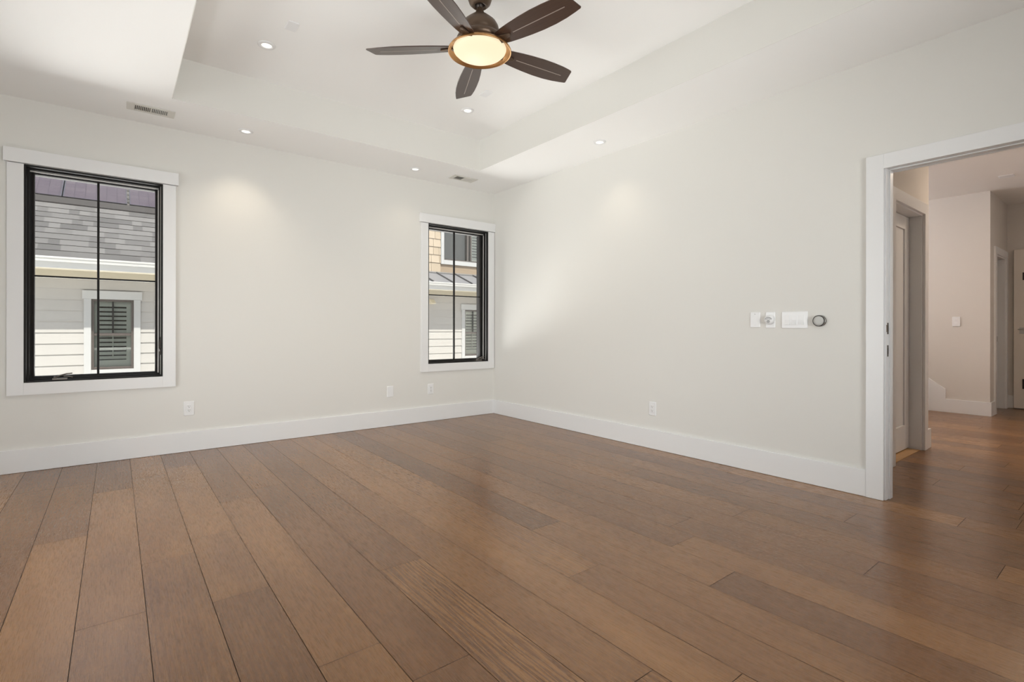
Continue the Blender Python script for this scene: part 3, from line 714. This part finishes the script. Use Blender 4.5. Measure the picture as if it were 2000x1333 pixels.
for i in range(24):
    ya = ye + 0.04 - 0.04 + 0.135*i; yb = ya + 0.145
    x = HXA + rs.uniform(-0.2, 0)
    while x < XS:
        x2 = min(x + rs.choice((0.12, 0.17, 0.23, 0.3)), XS)
        t = 0.007 + 0.0; jitter = rs.uniform(0, 0.0015)
        lift0 = NRM*(0.011+jitter); lift1 = NRM*0.003
        vv = [Vector((x, ya, ze+SL*(ya-ye))), Vector((x2, ya, ze+SL*(ya-ye))), Vector((x2, yb, ze+SL*(yb-ye))), Vector((x, yb, ze+SL*(yb-ye)))]
        top = [bm.verts.new(vv[0]+lift0), bm.verts.new(vv[1]+lift0), bm.verts.new(vv[2]+lift1), bm.verts.new(vv[3]+lift1)]
        bot = [bm.verts.new(vv[0]), bm.verts.new(vv[1])]
        f1 = bm.faces.new(top); f2 = bm.faces.new((bot[0], bot[1], top[1], top[0]))
        c = rs.random()
        for f in (f1, f2):
            for lp in f.loops: lp[lay] = (c, c, c, 1)
        x = x2
prism(bm, [(ye, ze-0.02), (ye+3.3, ze-0.02+SL*3.3), (ye+3.3, ze-0.003+SL*3.3), (ye, ze-0.003)], 0, HXA, XS)
obj('shingle_roof', bm, shingle_mat(), house)
# metal lean-to roof
MET = extmat('standing_seam_metal', (0.155, 0.153, 0.158, 1), rough=0.45, metal=0.0, spec=0.3)
ms = 0.38
bm = NB(); prism(bm, [(ye, ze-0.03), (4.5-D, ze-0.03+ms*0.75), (4.5-D, ze+ms*0.75), (ye, ze)], 0, XS, HXB)
obj('metal_roof', bm, MET, house)
for i in range(-4, 12):
    xr = 1.71 + 0.465*i
    if xr < XS or xr > HXB: continue
    bm = NB(); prism(bm, [(ye, ze), (4.47-D, ze+ms*0.72), (4.47-D, ze+0.03+ms*0.72), (ye, ze+0.03)], 0, xr-0.011, xr+0.011)
    obj('roof_seam', bm, extmat('seam_metal', (0.07, 0.068, 0.07, 1), rough=0.5), house)
# upper storey in square shingles
UX, UY = XS, 4.5
uw = (1.91, 3.55, 2.565, 3.75)
bm = NB()
for (a, b, c, d) in ((UX, uw[0], 2.1, 5.2), (uw[0], uw[1], 2.1, uw[2]), (uw[0], uw[1], uw[3], 5.2), (uw[1], HXB, 2.1, 5.2)): bx(bm, a, b, UY-D+0.001, UY-D+0.15, c, d)
obj('upper_wall', bm, extmat('shingle_backing', (0.25, 0.19, 0.13, 1), rough=0.8), house)
bm = NB(); lay = bm.loops.layers.float_color.new('tone'); rs = random.Random(9)
zz = [2.285, 2.49] + [2.49+0.172*i for i in range(1, 14)]
for i in range(len(zz)-1):
    z0_, z1_ = zz[i], zz[i+1]
    x = UX
    while x < HXB:
        x2 = x + rs.choice((0.11, 0.14, 0.17, 0.2, 0.23))
        def put(a, b):
            if b - a < 0.02: return
            fs0 = len(bm.faces)
            vvv = prism(bm, [(UY-D, z0_), (UY-D-0.018, z0_), (UY-D-0.006, z1_+0.003), (UY-D, z1_+0.003)], 0, a+0.003, b-0.003)
            c = rs.random()
            for f in {f for v in vvv for f in v.link_faces}:
                for lp in f.loops: lp[lay] = (c, c, c, 1)
        inz = z1_ > uw[2]-0.09 and z0_ < uw[3]+0.1
        if inz and x2 > uw[0]-0.075 and x < uw[1]+0.075:
            if x < uw[0]-0.075: put(x, uw[0]-0.075)
            if x2 > uw[1]+0.075: put(uw[1]+0.075, x2)
        else: put(x, min(x2, HXB))
        x = x2
def shake_mat():
    m, n, l, b = nt('tan_shingle')
    at = n.new('ShaderNodeAttribute'); at.attribute_name = 'tone'
    mx = n.new('ShaderNodeMix'); mx.data_type = 'RGBA'; mx.inputs['A'].default_value = (0.34, 0.275, 0.20, 1); mx.inputs['B'].default_value = (0.40, 0.33, 0.25, 1)
    l.new(at.outputs['Fac'], mx.inputs['Factor']); l.new(mx.outputs['Result'], b.inputs['Base Color']); b.inputs['Roughness'].default_value = 0.8
    return m
obj('shingle_siding', bm, shake_mat(), house)
hb('flashing', [(UX, HXB, 4.44, 4.50, 2.262, 2.29)], extmat('flashing_metal', (0.2, 0.19, 0.18, 1), rough=0.5))
# upper window: wide pane, mullion, shuttered pane
nw = bpy.data.objects.new('house_window', None); COL.objects.link(nw); nw.parent = house; nw.location = (uw[0], UY-D, uw[2])
W_, H_ = uw[1]-uw[0], uw[3]-uw[2]
boxobj('casing', [(-0.075, 0, -0.03, 0.002, -0.095, H_+0.1), (W_, W_+0.075, -0.03, 0.002, -0.095, H_+0.1), (0, W_, -0.03, 0.002, -0.095, 0), (0, W_, -0.03, 0.002, H_, H_+0.1)], EXTRIM, nw, 0.002)
boxobj('frame', [(0, 0.02, 0, 0.1, 0, H_), (W_-0.02, W_, 0, 0.1, 0, H_), (0.02, W_-0.02, 0, 0.1, 0, 0.03), (0.02, W_-0.02, 0, 0.1, H_-0.03, H_), (0.61, 0.655, 0, 0.1, 0.03, H_-0.03), (0.70, 0.735, 0.0, 0.1, 0.03, H_-0.03)], EWIN, nw)
boxobj('mullion', [(0.655, 0.70, 0.01, 0.1, 0.03, H_-0.03)], BLACK, nw)
boxobj('pane', [(0.02, 0.61, 0.04, 0.043, 0.03, H_-0.03), (0.735, W_-0.02, 0.04, 0.043, 0.03, H_-0.03)], GLASS, nw)
bm = NB(); z = 0.11
bx(bm, 0.735, 0.79, 0.07, 0.09, 0.03, H_-0.03); bx(bm, 0.79, W_-0.02, 0.07, 0.09, 0.03, 0.085)
while z < H_-0.06:
    prism(bm, [(0.065, z-0.020), (0.070, z-0.022), (0.095, z+0.020), (0.090, z+0.022)], 0, 0.79, W_-0.02); z += 0.0635
obj('shutter', bm, SHUT, nw, label='white louvred shutter inside')
boxobj('interior', [(0.005, W_-0.005, 0.13, 0.149, 0.005, H_-0.005)], extmat('pane_backing_grey', (0.13, 0.122, 0.11, 1), rough=0.7), nw)  # grey backing carries the pane's reflected tone in its colour

# outdoor vent hood under the eave
r = thing('wall_lamp', 'cream hooded fitting on the siding under the eave, seen through the far window', 'wall light', (1.44, D-0.02, 1.62))
HC = extmat('hood_cream', (0.50, 0.45, 0.34, 1), rough=0.5)
bm = NB(); prism(bm, [(-0.055, -0.05), (0.055, -0.05), (0.045, 0.05), (-0.055, 0.05)], 1, -0.008, 0.004); obj('back_plate', bm, HC, r)
bm = NB(); prism(bm, [(-0.008, 0.045), (-0.012, 0.05), (-0.10, -0.028), (-0.10, -0.042), (-0.09, -0.042), (-0.008, -0.03)], 0, -0.045, 0.05); obj('hood', bm, HC, r, bevel=0.004)
# solar panels
def solar_mat():
    m, n, l, b = nt('solar_cells')
    co = n.new('ShaderNodeTexCoord'); br = n.new('ShaderNodeTexBrick')
    br.offset = 0; br.inputs['Scale'].default_value = 1.0; br.inputs['Mortar Size'].default_value = 0.0035; br.inputs['Brick Width'].default_value = 0.13; br.inputs['Row Height'].default_value = 0.13
    br.inputs['Color1'].default_value = (0.062, 0.048, 0.058, 1); br.inputs['Color2'].default_value = (0.078, 0.062, 0.07, 1); br.inputs['Mortar'].default_value = (0.035, 0.028, 0.034, 1)
    l.new(co.outputs['Object'], br.inputs['Vector']); l.new(br.outputs['Color'], b.inputs['Base Color'])
    b.inputs['Roughness'].default_value = 0.5; b.inputs['Specular IOR Level'].default_value = 0.12
    return m
SOL = solar_mat()
tilt = math.atan(SL)
bounds = [-6.02, -5.195, -4.376, -3.566, -2.74, -1.92]
labs = ['violet grey solar panel on the shingle roof, beyond the left edge of the window', 'violet grey solar panel at the left edge of the window view',
        'violet grey solar panel crossed by the window bar, left of the wide gap', 'violet grey solar panel right of the wide gap on the roof', 'violet grey solar panel beyond the right edge of the window view']
for i in range(1, 4):
    a, b = bounds[i]+0.006, bounds[i+1]-(0.026 if i == 2 else 0.006)
    r = thing('solar_panel', labs[i], 'solar panel', (a, 5.11, 3.055), (tilt, 0, 0), group='solar panels on the neighbouring roof')
    w_ = b-a
    boxobj('cells', [(0.012, w_-0.012, 0.012, 1.36, 0.0, 0.006)], SOL, r)
    boxobj('frame', [(0, w_, 0, 0.012, -0.03, 0.008), (0, w_, 1.36, 1.372, -0.03, 0.008), (0, 0.012, 0.012, 1.36, -0.03, 0.008), (w_-0.012, w_, 0.012, 1.36, -0.03, 0.008)], extmat('panel_frame', (0.05, 0.045, 0.05, 1), rough=0.35, metal=0.5), r)
boxobj('panel_skirt', [(-6.0, -1.9, 5.088, 5.105, 2.952, 3.04)], extmat('skirt_metal', (0.075, 0.068, 0.065, 1), rough=0.4, metal=0.2))
o = bpy.data.objects['panel_skirt']; o['label'] = 'dark metal skirt strip below the solar panels on the roof'; o['category'] = 'panel skirt'

# ground between the houses
gm = mat('concrete_ground', (0.55, 0.53, 0.49, 1), 0.9, var=0.08, vscale=2)
struct(boxobj('ground', [(-14, 14, 0.17, 12, -1.5, -1.35), (-14, 14, -14, 0.17, -1.5, -1.35)], gm))
